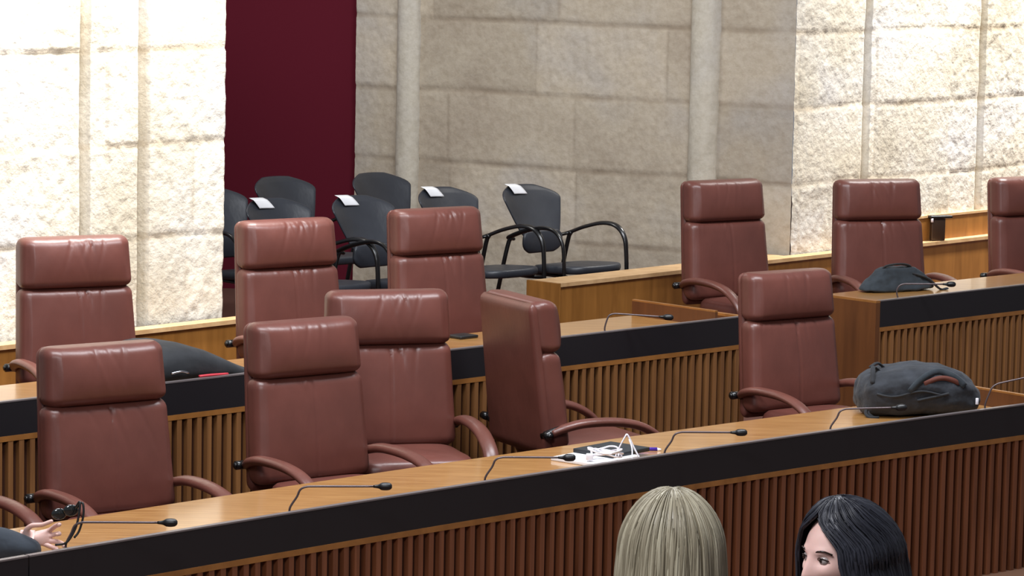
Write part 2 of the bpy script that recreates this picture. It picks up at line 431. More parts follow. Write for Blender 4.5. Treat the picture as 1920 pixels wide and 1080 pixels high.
# ------------------------------------------------------------------ leather chairs
def rrect(w, t, r=.04, nf=56, nc=5):
    """front edge (y negative) dense; order ccw"""
    r = min(r, t / 2 - .001, w / 2 - .001); pts = []
    for i in range(nf + 1): pts.append((-w / 2 + r + (w - 2 * r) * i / nf, -t / 2, 1))
    def corner(cx, cy, a0):
        for k in range(1, nc): a = a0 + PI / 2 * k / nc; pts.append((cx + r * math.cos(a), cy + r * math.sin(a), 0))
    corner(w / 2 - r, -t / 2 + r, -PI / 2)
    for i in range(5): pts.append((w / 2, -t / 2 + r + (t - 2 * r) * i / 4, 0))
    corner(w / 2 - r, t / 2 - r, 0)
    for i in range(9): pts.append((w / 2 - r - (w - 2 * r) * i / 8, t / 2, 0))
    corner(-w / 2 + r, t / 2 - r, PI / 2)
    for i in range(5): pts.append((-w / 2, t / 2 - r - (t - 2 * r) * i / 4, 0))
    corner(-w / 2 + r, -t / 2 + r, PI)
    return pts
REC = math.radians(7)
def cushion(z0, z1, wf, t, yc, rr, folds, top_r=.040, seam=False, puff=.022, nr=34):
    """upright cushion between heights z0,z1 (along the reclined back)"""
    bm = bmesh.new(); R = []
    for k in range(nr + 1):
        f = k / nr; f = .5 - .5 * math.cos(PI * f) if True else f
        s = z0 + (z1 - z0) * f
        dt = min(s - z0, z1 - s); e = 1 if dt >= top_r else math.sqrt(max(0, 1 - (1 - dt / top_r) ** 2))
        ins = top_r * (1 - e)
        w = wf(s) - 2 * ins * .8; tt = max(t - 2 * ins, .008); ring = []
        for x, y, fr in rrect(w, tt, rr):
            if fr:
                bul = puff * (1 - (2 * x / w) ** 4) * math.sin(PI * min(max((s - z0) / (z1 - z0), 0), 1)) ** .6
                y -= bul
                fade = min(1, dt / .02)
                for (fx, sl, sig, a, Lf, ph) in folds:
                    dx = x - fx - sl * (z1 - s)
                    y += a * fade * math.exp(-(dx / sig) ** 2) * math.exp(-abs((z1 - ph - s)) / Lf)
                if seam: y += .004 * fade * math.exp(-(x / .004) ** 2)
            ring.append(Vector((x, y + yc + math.sin(REC) * (s - .53), .53 + (s - .53) * math.cos(REC))))
        R.append(ring)
    loft(bm, R)
    return bm
def make_folds(rnd, n, spread, a0):
    out = []
    for i in range(n):
        fx = rnd.gauss(0, spread); out.append((fx, rnd.uniform(-.5, .5), rnd.uniform(.004, .009), rnd.uniform(.4, 1) * a0 * rnd.choice((1, 1, -.6)), rnd.uniform(.03, .10), .02))
    return out
def wback(s): return .525 + (1.215 - s) * .085
def leather_chair(seed, nf=9, a=.005):
    rnd = random.Random(seed)
    T = thing('leather_chair', '', 'chair')
    obj('backrest', cushion(.535, .985, wback, .115, -.032, .040, make_folds(rnd, nf, .09, a * 1.4), seam=True), LEATHER, T, sharp=60)
    obj('headrest', cushion(.98, 1.215, wback, .128, -.036, .046, make_folds(rnd, nf, .08, a * 1.2), puff=.032, top_r=.036), LEATHER, T, sharp=60)
    bm = cushion(.50, 1.208, lambda s: wback(s) - .018, .05, .022, .024, [], puff=0); obj('back_shell', bm, LEATHER, T, sharp=60)
    bm = bmesh.new(); pad(bm, .53, .52, .12, 0, -.30, .43, 5, 48, fz=lambda x, y: .015 * min(1, max(0, -(y + .3) * 2))); obj('seat', bm, LEATHER, T)
    for s in (-1, 1):
        bm = bmesh.new()
        pts = [(s * .29, .02, .615), (s * .305, -.04, .638), (s * .31, -.14, .655), (s * .31, -.30, .652), (s * .31, -.43, .625), (s * .31, -.53, .565), (s * .30, -.58, .48), (s * .27, -.58, .42)]
        tube(bm, pts, [.022, .030, .034, .034, .034, .033, .030, .02], 14, [.018, .02, .021, .021, .020, .018, .015, .013], smooth=6)
        ar = obj('armrest', bm, LEATHER_D, T)
        bm = bmesh.new(); tube(bm, [(s * .25, .045, .60), (s * .285, .035, .612), (s * .30, -.02, .638)], [.018, .02, .014], 10)
        tube(bm, [(s * .285, .05, .61), (s * .325, .05, .61)], .019, 14)
        tube(bm, [(s * .325, .05, .61), (s * .332, .05, .61)], .012, 12)
        obj('arm_bracket', bm, BLK_METAL, ar)
    bm = bmesh.new(); box(bm, 0, -.28, .41, .3, .28, .05, bev=.01); tube(bm, [(0, -.28, .08), (0, -.28, .40)], .03, 16); obj('column', bm, BLK_METAL, T)
    bm = bmesh.new()
    for k in range(5):
        a_ = 2 * PI * k / 5 + .3; c, s_ = math.cos(a_), math.sin(a_)
        tube(bm, [(0, -.28, .10), (c * .15, -.28 + s_ * .15, .095), (c * .30, -.28 + s_ * .30, .065)], [.03, .025, .016], 10)
    obj('star_base', bm, BLK_METAL, T)
    for k in range(5):
        a_ = 2 * PI * k / 5 + .3; c, s_ = math.cos(a_), math.sin(a_)
        bm = bmesh.new(); x, y = c * .29, -.28 + s_ * .29
        tube(bm, [(x - s_ * .02, y + c * .02, .027), (x + s_ * .02, y - c * .02, .027)], .027, 14); obj('caster', bm, BLK_PLASTIC, T)
    return T
protos = [leather_chair(3), leather_chair(11, 12, .006), leather_chair(29, 6, .004)]
used = set(); LOC = []
def put_chair(u, v, floor, yaw, variant, label, group=None, lift=0):
    top = P(u, v, floor + 1.205 + lift); yw = math.radians(yaw)
    off = Matrix.Rotation(yw, 3, 'Z') @ Vector((0, .07, 0))
    loc = (top.x - off.x, top.y - off.y, floor)
    LOC.append((u, loc, yaw))
    if variant not in used:
        used.add(variant); r = protos[variant]; r.location = loc; r.rotation_euler = (0, 0, yw); r['label'] = label; r['group'] = group
        return r
    r = dup(protos[variant], loc, yw, label, group)
    if lift:
        for c in r.children:
            nm = c.name.split('.')[0]
            if nm in ('backrest', 'headrest', 'back_shell', 'seat', 'armrest'): c.location.z += lift
            elif nm == 'column': c.scale.z = (.43 + lift) / .43
    return r
G1, G2 = 'brown leather chairs at the front desk', 'brown leather chairs at the second desk'
put_chair(-195, 672, FL1, 38, 2, 'brown leather chair cut off at the bottom left corner, only its armrest in view', G1)
put_chair(183, 645, FL1, 36, 0, 'leftmost fully seen brown leather chair at the front desk', G1)
put_chair(560, 600, FL1, 38, 2, 'brown leather chair at the front desk overlapping the left side of another turned chair', G1)

put_chair(965, 556, FL1, 118, 0, 'brown leather chair turned sideways, showing its smooth back shell', G1)
put_chair(1468, 508, FL1, 36, 0, 'brown leather chair at the front desk in front of the aisle, near the backpack', G1)
put_chair(-235, 470, FL2, 38, 2, 'second row brown leather chair beyond the left edge, only its armrest in view', G2)
put_chair(133, 444, FL2, 28, 1, 'leftmost second row brown leather chair, in front of the bright left wall', G2)
put_chair(530, 412, FL2, 36, 1, 'second row brown leather chair in front of the red wall', G2)
put_chair(810, 391, FL2, 36, 1, 'second row brown leather chair below the left stone column, left of the sideways chair', G2)
put_chair(1350, 338, FL2, 34, 2, 'second row brown leather chair behind the open end of the desk, left of the aisle', G2)
put_chair(1641, 337, FL2, 20, 0, 'second row brown leather chair with a dark bag in front of it', G2)
put_chair(1918, 332, FL2, 34, 2, 'second row brown leather chair cut by the right edge of the picture', G2, lift=-.05)
c_ = put_chair(722, 551, FL1, 17, 1, 'brown leather chair at the front desk facing straight forward, behind its left neighbour', G1, lift=.02)
for q in c_.children:
    if q.name.split('.')[0] in ('backrest', 'headrest', 'back_shell', 'seat', 'armrest'): q.location.z = 0
    elif q.name.startswith('column'): q.scale.z = 1
c_.scale = (1.06, 1.03, 1.03)

# ------------------------------------------------------------------ black visitor chairs
def visitor_chair():
    T = thing('visitor_chair', '', 'chair')
    # backrest: tall pad, wide and round on top
    def W(f): return .30 + .19 * min(1, f * 1.35) ** .8
    bm = bmesh.new(); R = []; Z0, Z1_ = .62, .925
    for k in range(25):
        f = k / 24; z = Z0 + (Z1_ - Z0) * f; w = W(f)
        if f > .72: g = (f - .72) / .28; w *= (1 - g ** 3 * .55)
        if f < .08: w *= .9 + f * 1.25
        t = .034 * (1 if .05 < f < .93 else .55); ring = []
        for x, y in sell(w, t, 3.2, 40):
            ring.append(Vector((x, y + .03 + .17 * f - 1.2 * x * x, z + (.0 if f < .72 else -.3 * x * x * (f - .72) / .28))))
        R.append(ring)
    loft(bm, R); obj('backrest', bm, BLK_LEATHER, T, sharp=60)
    bm = bmesh.new(); R = []
    for k in range(15):
        f = k / 14; z = .525 + .135 * f; w = .34 * (1 - (abs(f - .55) * 1.7) ** 3 * .45); ring = []
        for x, y in sell(w, .05 * (math.sin(PI * (.08 + .84 * f))) ** .5, 3, 36): ring.append(Vector((x, y + .01 - .6 * x * x, z)))
        R.append(ring)
    loft(bm, R); obj('lumbar_pad', bm, BLK_LEATHER, T)
    bm = bmesh.new(); pad(bm, .47, .44, .05, 0, -.30, .425, 3.4, 44, fz=lambda x, y: .02 * (-(y) - .2) / .2 * .6 + .3 * x * x * .3); obj('seat', bm, BLK_LEATHER, T)
    for s in (-1, 1):
        bm = bmesh.new()
        tube(bm, [(s * .2, .045, .615), (s * .265, .02, .63), (s * .275, -.10, .675), (s * .275, -.25, .71), (s * .275, -.36, .70), (s * .275, -.425, .64), (s * .275, -.445, .54), (s * .275, -.455, .3), (s * .275, -.46, .012)], [.014, .017, .018, .018, .018, .016, .014, .013, .013], 12, .011, smooth=6)
        obj('armrest', bm, BLK_METAL, T)
        bm = bmesh.new(); tube(bm, [(s * .262, .0, .635), (s * .265, .03, .58), (s * .27, .10, .3), (s * .275, .16, .01)], .0135, 10, smooth=4)
        obj('leg', bm, BLK_METAL, T)
    bm = bmesh.new()
    for s in (-1, 1): tube(bm, [(s * .275, -.45, .42), (s * .2, -.40, .425), (s * .2, -.05, .425), (s * .268, .06, .42)], .011, 8)
    obj('seat_frame', bm, BLK_METAL, T)
    return T
vproto = visitor_chair(); vu = [False]
def put_visitor(u, v, yaw, label, note=None):
    top = P(u, v, FL3 + .925); yw = math.radians(yaw)
    M = Matrix.Rotation(yw, 3, 'Z'); off = M @ Vector((0, .17, 0)); loc = Vector((top.x - off.x, top.y - off.y, FL3))
    g = 'black visitor chairs in the niche'
    if not vu[0]:
        vu[0] = True; r = vproto; r.location = loc; r.rotation_euler = (0, 0, yw); r['label'] = label; r['group'] = g
    else: r = dup(vproto, loc, yw, label, g)
    if note:
        bm = bmesh.new(); R = []
        for k in range(9):
            f = k / 8; z = .918 - .052 * f; fz = (z - .62) / .305; row = []
            for i in range(7):
                x = -.155 + .13 * i / 6 + .04 * f
                y = .03 + .17 * fz - 1.2 * x * x - .0235 - .004 * math.sin(f * 3)
                zz = z + .010 - .05 * (x + .1)
                if k == 0: y += .03; zz += .004
                row.append(M @ Vector((x, y, zz)) + loc)
            R.append(row)
        vv = loft(bm, R, cap=False, closed=False)
        o = obj('paper_note', bm, PAPER); sm = o.modifiers.new('thickness', 'SOLIDIFY'); sm.thickness = .0008
        tag(o, note, 'paper', 'white paper notes on the visitor chairs')
put_visitor(388, 352, 46, 'black visitor chair mostly hidden behind the end of the left stone wall')
put_visitor(519, 331, 46, 'black visitor chair without a paper, fully in front of the red wall')
put_visitor(506, 372, 46, 'leftmost of the black visitor chairs marked with a white paper', 'white paper on the leftmost marked visitor chair')
put_visitor(665, 367, 46, 'black visitor chair with a white paper, seen whole-backed between two leather chairs', 'white paper on the visitor chair seen between two leather chairs')
put_visitor(700, 324, 46, 'black visitor chair without a paper standing where the red wall meets the stone')
put_visitor(824, 351, 46, 'black visitor chair with a white paper below the left column, mostly hidden', 'white paper on the visitor chair below the left column')
put_visitor(980, 346, 46, 'black visitor chair with a white paper farthest right, fully in view', 'white paper on the rightmost visitor chair')

# ------------------------------------------------------------------ gooseneck microphones
def mic(u0, v0, u1, v1, ub, vb, lip, floor, label, m=None, dy=0.0, group=None):
    """base column ub,vb on the desk behind the lip; bend at (u0,v0); tip at (u1,v1)"""
    c = C1 if lip == Z1 else C2
    B, d, n = off_at(c, ub, .05)
    B = Vector((B.x, B.y, lip - .045)); y = B.y
    bend = PY(u0, v0, y); tip = PY(u1, v1, y + dy)
    T = thing('microphone', label, 'microphone', B, 0, group)
    bm = bmesh.new(); tube(bm, [(0, 0, 0), (0, 0, .012), (0, 0, .013)], [.024, .022, .012], 18); obj('base', bm, BLK_PLASTIC, T)
    b = bend - B; t = tip - B; dr = (t - b).normalized()
    k = .028
    pts = [Vector((0, 0, .012)), Vector((0, 0, .012)) * .7 + b * .3 + Vector((-.012, 0, 0)), Vector((b.x - .006, b.y, b.z - k * 1.4)), Vector((b.x, b.y, b.z)) + Vector((.006, 0, -k * .45)), b + dr * k + Vector((0, 0, -.002)), b + dr * .07, t - dr * .03]
    bm = bmesh.new(); tube(bm, pts, .0042, 8, smooth=6); obj('gooseneck', bm, m or BLK_METAL, T)
    bm = bmesh.new(); tube(bm, [t - dr * .05, t - dr * .03, t - dr * .02, t - dr * .004, t + dr * .012, t + dr * .02], [.005, .008, .0135, .015, .013, .006], 14, smooth=3); obj('capsule', bm, BLK_PLASTIC, T)
GM = 'gooseneck microphones on the front desk'
NECK = mat('bronze_grey_metal', srgb(96, 84, 86), .35, .5)[0]
for a, lab in [((137, 979, 322, 980, 128, 1025), 'gooseneck microphone at the bottom left, beside the hand'),
               ((560, 912, 725, 912, 548, 960), 'gooseneck microphone second from the left on the front desk'),
               ((926, 857, 1070, 858, 915, 903), 'gooseneck microphone pointing at the papers'),
               ((1262, 810, 1392, 811, 1252, 851), 'gooseneck microphone right of the papers'),
               ((1572, 767, 1692, 764, 1562, 806), 'gooseneck microphone in front of the backpack'),
               ((1858, 722, 1960, 700, 1852, 767), 'gooseneck microphone right of the backpack, cut by the right edge')]:
    mic(*a[:6], Z1, FL0, lab, NECK, group=GM)
GM2 = 'gooseneck microphones on the second desk'
mic(1140, 587, 1255, 595, 1136, 625, Z2, FL1, 'gooseneck microphone on the second desk left of the aisle', NECK, group=GM2)
mic(1684, 532, 1785, 533, 1684, 562, Z2, FL1, 'gooseneck microphone on the second desk right of the aisle', NECK, group=GM2)

# open side boards standing across the desks, seen from inside
def side_board(label, c, ub, lip, floor, up):
    p, d, n = off_at(c, ub, 0); p = Vector((p.x, p.y, lip - .045))
    T = thing('side_board', label, 'wood panel', p); bm = bmesh.new()
    q = [d * 0 + n * .026, d * .02 + n * .026, d * .02 + n * .60, n * .60]
    loft(bm, [[v for v in q], [v + Vector((0, 0, up)) for v in q]]); obj('board', bm, WOOD_END, T, smooth=False)
    bm = bmesh.new(); loft(bm, [[v + Vector((0, 0, up)) for v in q], [v + Vector((0, 0, up + .008)) for v in q]]); obj('top_edge', bm, WOOD_TRIM, T, smooth=False)
side_board('low side board across the end of the second desk beside the aisle', C2, 1345, Z2, FL1, .075)
side_board('low side board across the front desk at the right edge', C1, 1930, Z1, FL0, .075)

# ------------------------------------------------------------------ bags
def blob(bm, rings):
    """rings: (center, half width a along A, half height b, axis A, axis B)"""
    loft(bm, rings)
def lumpy(o, strength, size, seed=0, levels=2):
    s = o.modifiers.new('sub', 'SUBSURF'); s.levels = levels; s.render_levels = levels
    t = bpy.data.textures.new('lump', 'CLOUDS'); t.noise_scale = size; t.noise_depth = 2
    m = o.modifiers.new('d', 'DISPLACE'); m.texture = t; m.strength = strength; m.mid_level = .5; m.texture_coords = 'LOCAL'
def row_frame(c, u, lip, t, dz=-.045):
    p, d, n = off_at(c, u, t)
    return p + Vector((0, 0, lip + dz)), math.atan2(d.y, d.x)
# backpack lying on the front desk
loc, ang = row_frame(C1, 1722, Z1, .30)
T = thing('backpack', 'dark grey backpack lying on the front desk with a rust coloured opening', 'backpack', loc, math.radians(12))
bm = bmesh.new(); R = []
prof = [(-.285, .05, .035, .07), (-.275, .13, .075, .085), (-.24, .165, .10, .10), (-.14, .175, .112, .112), (0, .175, .122, .122), (.12, .17, .112, .112), (.20, .16, .095, .098), (.25, .135, .075, .08), (.275, .09, .045, .065), (.28, .03, .02, .06)]
for x, a, b, zc in prof:
    R.append([Vector((x, yy, max(zc + zz, .001))) for yy, zz in sell(2 * a, 2 * b, 2.8, 28)])
loft(bm, R); o = obj('body', bm, BAG, T); lumpy(o, .028, .07)
def surf_z(x, y):
    a = np.interp(x, [p[0] for p in prof], [p[1] for p in prof]); b = np.interp(x, [p[0] for p in prof], [p[2] for p in prof]); z = np.interp(x, [p[0] for p in prof], [p[3] for p in prof])
    q = max(0, 1 - abs(y / a) ** 2.8) ** (1 / 2.8); return z + b * q
def front_y(x, z):
    a = np.interp(x, [p[0] for p in prof], [p[1] for p in prof]); b = np.interp(x, [p[0] for p in prof], [p[2] for p in prof]); zc = np.interp(x, [p[0] for p in prof], [p[3] for p in prof])
    q = max(0, 1 - min(1, abs((z - zc) / b)) ** 2.8) ** (1 / 2.8); return -a * q
def on_front(x, z, out=.004): return Vector((x, front_y(x, z) - out, z + out * .5))
bm = bmesh.new(); tube(bm, [on_front(-.10 + .03 * k, .125 + .075 * math.sin(PI * k / 9) ** .8 + .02 * k / 9, .004) for k in range(10)], [.004, .008, .010, .010, .010, .010, .010, .010, .008, .004], 8, .016, smooth=3); obj('shoulder_strap', bm, BAG_G, T)
bm = bmesh.new(); tube(bm, [on_front(-.03 + .022 * k, .160 + .025 * math.sin(PI * k / 8), .001) for k in range(9)], [.002, .005, .009, .011, .012, .011, .009, .005, .002], 8, .012, smooth=3); obj('open_pocket', bm, ORANGE, T)
bm = bmesh.new(); tube(bm, [on_front(-.25 + .035 * k, .115 - .012 * math.sin(k * .8), .002) for k in range(10)], .005, 8, smooth=3)
tube(bm, [on_front(-.06 + .03 * k, .085 + .006 * k, .002) for k in range(6)], .006, 8, smooth=3); obj('seam_piping', bm, BAG_D, T)
bm = bmesh.new(); tube(bm, [(-.2, -.02, .205), (-.235, -.05, .225), (-.25, -.09, .205), (-.26, -.12, .16)], .011, 8, .005, smooth=4); tube(bm, [(-.16, .02, .21), (-.2, .0, .235), (-.24, -.02, .22)], .010, 8, .006, smooth=4); obj('grab_handle', bm, BAG_D, T)
bm = bmesh.new(); tube(bm, [(-.27, -.09, .06), (-.285, -.11, .02), (-.27, -.13, .004), (-.23, -.14, .004)], .007, 8, .003, smooth=4); tube(bm, [(-.26, -.08, .05), (-.27, -.11, .02), (-.25, -.13, .003)], .006, 8, .003, smooth=4); obj('strap_end', bm, BAG_D, T)
bm = bmesh.new(); box(bm, *on_front(.235, .07, .010), .014, .006, .03, bev=.002); obj('label_tag', bm, WHITE_PL, T)

# bag behind the second desk at right
def shoulder_bag(name, label, loc, yaw, w, dpt, h, m, cat, seed):
    T = thing(name, label, cat, loc, yaw); bm = bmesh.new(); R = []
    for k in range(9):
        f = k / 8; z = h * f; ww = w * (1 - .55 * f ** 1.5); dd = dpt * (1 - .5 * f)
        if k == 0: ww *= .9; dd *= .9
        R.append([Vector((x + .04 * w * math.sin(f * 3), y, z)) for x, y in sell(ww, dd, 3, 28)])
    loft(bm, R); o = obj('body', bm, m, T); lumpy(o, .02, .06)
    bm = bmesh.new(); tube(bm, [(-.10, -.01, h * .9), (-.08, -.03, h + .01), (0, -.04, h + .018), (.07, -.03, h + .005), (.09, -.02, h * .85)], .012, 8, .006, smooth=4); obj('handle', bm, BAG_D, T)
    bm = bmesh.new(); tube(bm, [(w * .15, -dpt * .3, h * .75), (w * .36, -dpt * .35, h * .5), (w * .52, -dpt * .4, h * .05), (w * .62, -dpt * .4, .008)], .014, 8, .006, smooth=4); obj('strap', bm, BAG_D, T)
    return T
loc, ang = row_frame(C2, 1672, Z2, .48)
shoulder_bag('shoulder_bag', 'soft dark grey bag slumped on the second desk right of the aisle', loc, math.radians(30), .50, .18, .135, BAG_G, 'bag', 1)
# flat dark case on the second desk at left
loc, ang = row_frame(C2, 340, Z2, .27)
T = thing('laptop_case', 'flat black case with a red tag on the second desk, behind the leftmost chairs', 'case', loc, ang)
bm = bmesh.new(); R = []
for x, a, b in [(-.34, .10, .03), (-.32, .21, .07), (-.2, .225, .10), (-.05, .23, .088), (.08, .23, .060), (.18, .22, .036), (.28, .20, .02), (.31, .1, .010)]:
    R.append([Vector((x, yy, max(b + zz, .001))) for yy, zz in sell(2 * a, 2 * b, 3, 28)])
loft(bm, R); o = obj('body', bm, BAG_D, T); lumpy(o, .008, .08)
bm = bmesh.new(); tube(bm, [(-.10, -.242, .05), (-.03, -.246, .05), (.06, -.242, .046)], .008, 8, .006, smooth=4); obj('red_tag', bm, REDTAG, T)
bm = bmesh.new(); tube(bm, [(-.25, -.235, .075), (-.20, -.242, .08), (-.16, -.24, .07)], .007, 8, .005, smooth=4); obj('zip_pull', bm, CHROME, T)
bm = bmesh.new(); box(bm, 0, 0, .008, .12, .10, .014, bev=.004); 
loc, ang = row_frame(C2, 866, Z2, .50); o = obj('tablet', bm, BLK_PLASTIC); o.location = loc; o.rotation_euler = (0, 0, ang)
tag(o, 'thin black tablet lying on the second desk beside the sideways chair', 'tablet')

# papers, notebook, pen, cable on the front desk
loc, ang = row_frame(C1, 1128, Z1, .25)
D0 = loc.copy()
def flat(name, label, cat, du, dt, z, w, d_, h, m, yaw, parts=None):
    l, a = row_frame(C1, du, Z1, dt); l.z += z
    bm = bmesh.new(); box(bm, 0, 0, h / 2, w, d_, h, bev=min(.003, h * .3)); o = obj(name, bm, m); o.location = l; o.rotation_euler = (0, 0, yaw); return tag(o, label, cat)
flat('paper_stack', 'white stack of papers under the black notebook on the front desk', 'papers', 1120, .27, 0, .30, .24, .016, PAPER, ang + .12)
flat('notebook', 'black notebook lying on the white papers', 'notebook', 1150, .30, .0162, .26, .21, .018, mat('black_cover', srgb(36, 40, 44), .6)[0], ang + .12)
l, a = row_frame(C1, 1216, Z1, .30); l.z += .005
T = thing('pen', 'purple marker pen lying right of the notebook', 'pen', l, ang - .75)
bm = bmesh.new(); tube(bm, [(-.06, 0, 0), (.045, 0, 0)], .0095, 12); obj('barrel', bm, PURPLE, T)
bm = bmesh.new(); tube(bm, [(.045, 0, 0), (.062, 0, 0)], [.008, .004], 12); obj('tip', bm, WHITE_PL, T)
T = thing('charging_cable', 'white coiled charging cable with plug on the papers', 'cable', D0 + Vector((.03, -.10, .022)), 0)
bm = bmesh.new(); rnd = random.Random(4); pts = []
for k in range(46):
    a_ = k * .62; r_ = .052 + .016 * math.sin(k * .7) 
    pts.append((r_ * 1.25 * math.cos(a_) - .02, r_ * .8 * math.sin(a_), .004 + .010 * (1 + math.sin(k * 1.1)) + .0007 * k))
tube(bm, pts, .0034, 6, smooth=3); obj('coil', bm, WHITE_PL, T)
bm = bmesh.new(); tube(bm, [(.03, -.02, .01), (.05, -.02, .06), (.07, -.015, .098), (.078, -.01, .108), (.09, -.01, .09), (.11, -.01, .05), (.135, -.02, .005)], .0036, 6, smooth=5)
tube(bm, [(.088, -.01, .088), (.10, -.03, .05), (.10, -.05, .0)], .0034, 6, smooth=5); obj('raised_loop', bm, WHITE_PL, T)
bm = bmesh.new(); box(bm, -.075, -.03, .014, .03, .03, .026, bev=.004); obj('plug', bm, WHITE_PL, T)

# small black device on the parapet, far right
l = P(1765, 452, ZP); Lp = curve_pts(CP, l.x, l.x + .1)[0]
T = thing('desk_telephone', 'small black device with a white clip on the parapet at the far right', 'device', Lp[0] + Lp[2] * .035 + Vector((0, 0, ZP)), math.radians(20))
bm = bmesh.new(); box(bm, 0, 0, .075, .10, .04, .15, bev=.008); obj('body', bm, mat('dark_brown_plastic', srgb(62, 44, 30), .4)[0], T)
bm = bmesh.new(); box(bm, .01, -.005, .158, .16, .07, .018, bev=.006); obj('top_plate', bm, BLK_PLASTIC, T)
bm = bmesh.new(); tube(bm, [(-.055, -.03, .125), (-.055, -.03, .155)], .009, 10); obj('white_clip', bm, WHITE_PL, T)

# ------------------------------------------------------------------ people
def skin_mat(name, c1, c2): 
    m, nt, b = mat(name, c1, .5, sss=.15); noise_col(nt, b, c1, c2, 12); return m
SKIN = skin_mat('skin', srgb(220, 178, 168), srgb(230, 192, 182))
LIP = mat('lip', srgb(150, 70, 74), .4)[0]
EYE_W = mat('eye_white', srgb(165, 155, 152), .25)[0]; EYE_D = mat('eye_dark', srgb(40, 26, 20), .2)[0]
def hair_mat(name, c1, c2, c3):
    m, nt, b = mat(name, c1, .42, spec=.4)
    tc = N(nt, 'ShaderNodeUVMap') if False else N(nt, 'ShaderNodeAttribute', attribute_name='strand')
    no = N(nt, 'ShaderNodeTexNoise', Scale=1.0, Detail=3.0); cr = N(nt, 'ShaderNodeValToRGB')
    cr.color_ramp.elements[0].position = .3; cr.color_ramp.elements[0].color = c1; cr.color_ramp.elements[1].position = .7; cr.color_ramp.elements[1].color = c3
    e = cr.color_ramp.elements.new(.5); e.color = c2
    nt.links.new(tc.outputs['Vector'], no.inputs['Vector']); nt.links.new(no.outputs['Fac'], cr.inputs[0]); nt.links.new(cr.outputs[0], b.inputs['Base Color'])
    bp = N(nt, 'ShaderNodeBump', Strength=.25, Distance=.003); nt.links.new(no.outputs['Fac'], bp.inputs['Height']); nt.links.new(bp.outputs[0], b.inputs['Normal'])
    return m
BLOND = hair_mat('blond_hair', srgb(104, 96, 78), srgb(144, 135, 114), srgb(182, 175, 152))
DARKH = hair_mat('dark_hair', srgb(26, 26, 31), srgb(40, 41, 49), srgb(58, 60, 70))

def head_mesh(bm):
    """head centred at the origin, facing -Y, about 0.23 tall"""
    nu, nv = 72, 56; R = []
    for j in range(1, nv):
        th = PI * j / nv; ring = []
        for i in range(nu):
            ph = 2 * PI * i / nu
            x = math.sin(th) * math.sin(ph); y = -math.sin(th) * math.cos(ph); z = math.cos(th)
            X = x * .074; Y = y * .094; Z = z * .115
            if z < 0:
                k = -z; X *= 1 - .32 * k ** 1.6; Y = Y * (1 - .25 * k ** 2) - .008 * k
            fr = max(0, -y) ** 1.5
            g = lambda cx, cz, sx, sz: math.exp(-((X - cx) / sx) ** 2 - ((Z - cz) / sz) ** 2)
            dY = 0
            dY -= .011 * (g(.032, .027, .022, .009) + g(-.032, .027, .022, .009)) * .5          # brow
            dY += .012 * (g(.032, .006, .015, .012) + g(-.032, .006, .015, .012))              # eye socket
            dY -= .008 * (g(.04, -.022, .018, .018) + g(-.04, -.022, .018, .018))              # cheek
            # nose
            if -.042 < Z < .022:
                t = (.022 - Z) / .058; prof_ = .034 * min(1, t) ** 1.1 if t < 1 else .034 * max(0, 1 - (t - 1) / .1)
                dY -= prof_ * math.exp(-(X / (.0085 + .007 * min(1, t))) ** 2)
            dY -= .006 * g(0, -.058, .022, .006) + .007 * g(0, -.070, .020, .006); dY += .004 * g(0, -.064, .022, .0025)
            dY -= .010 * g(0, -.098, .022, .014)
            if -y > 0: Y += dY * fr ** .3
            ring.append(Vector((X, Y, Z)))
        R.append(ring)
    loft(bm, R)
def body_mesh(bm, h_head, seated=False):
    """neck, torso, arms and legs as one skinned surface; origin at head centre, ground at -h_head"""
    pass
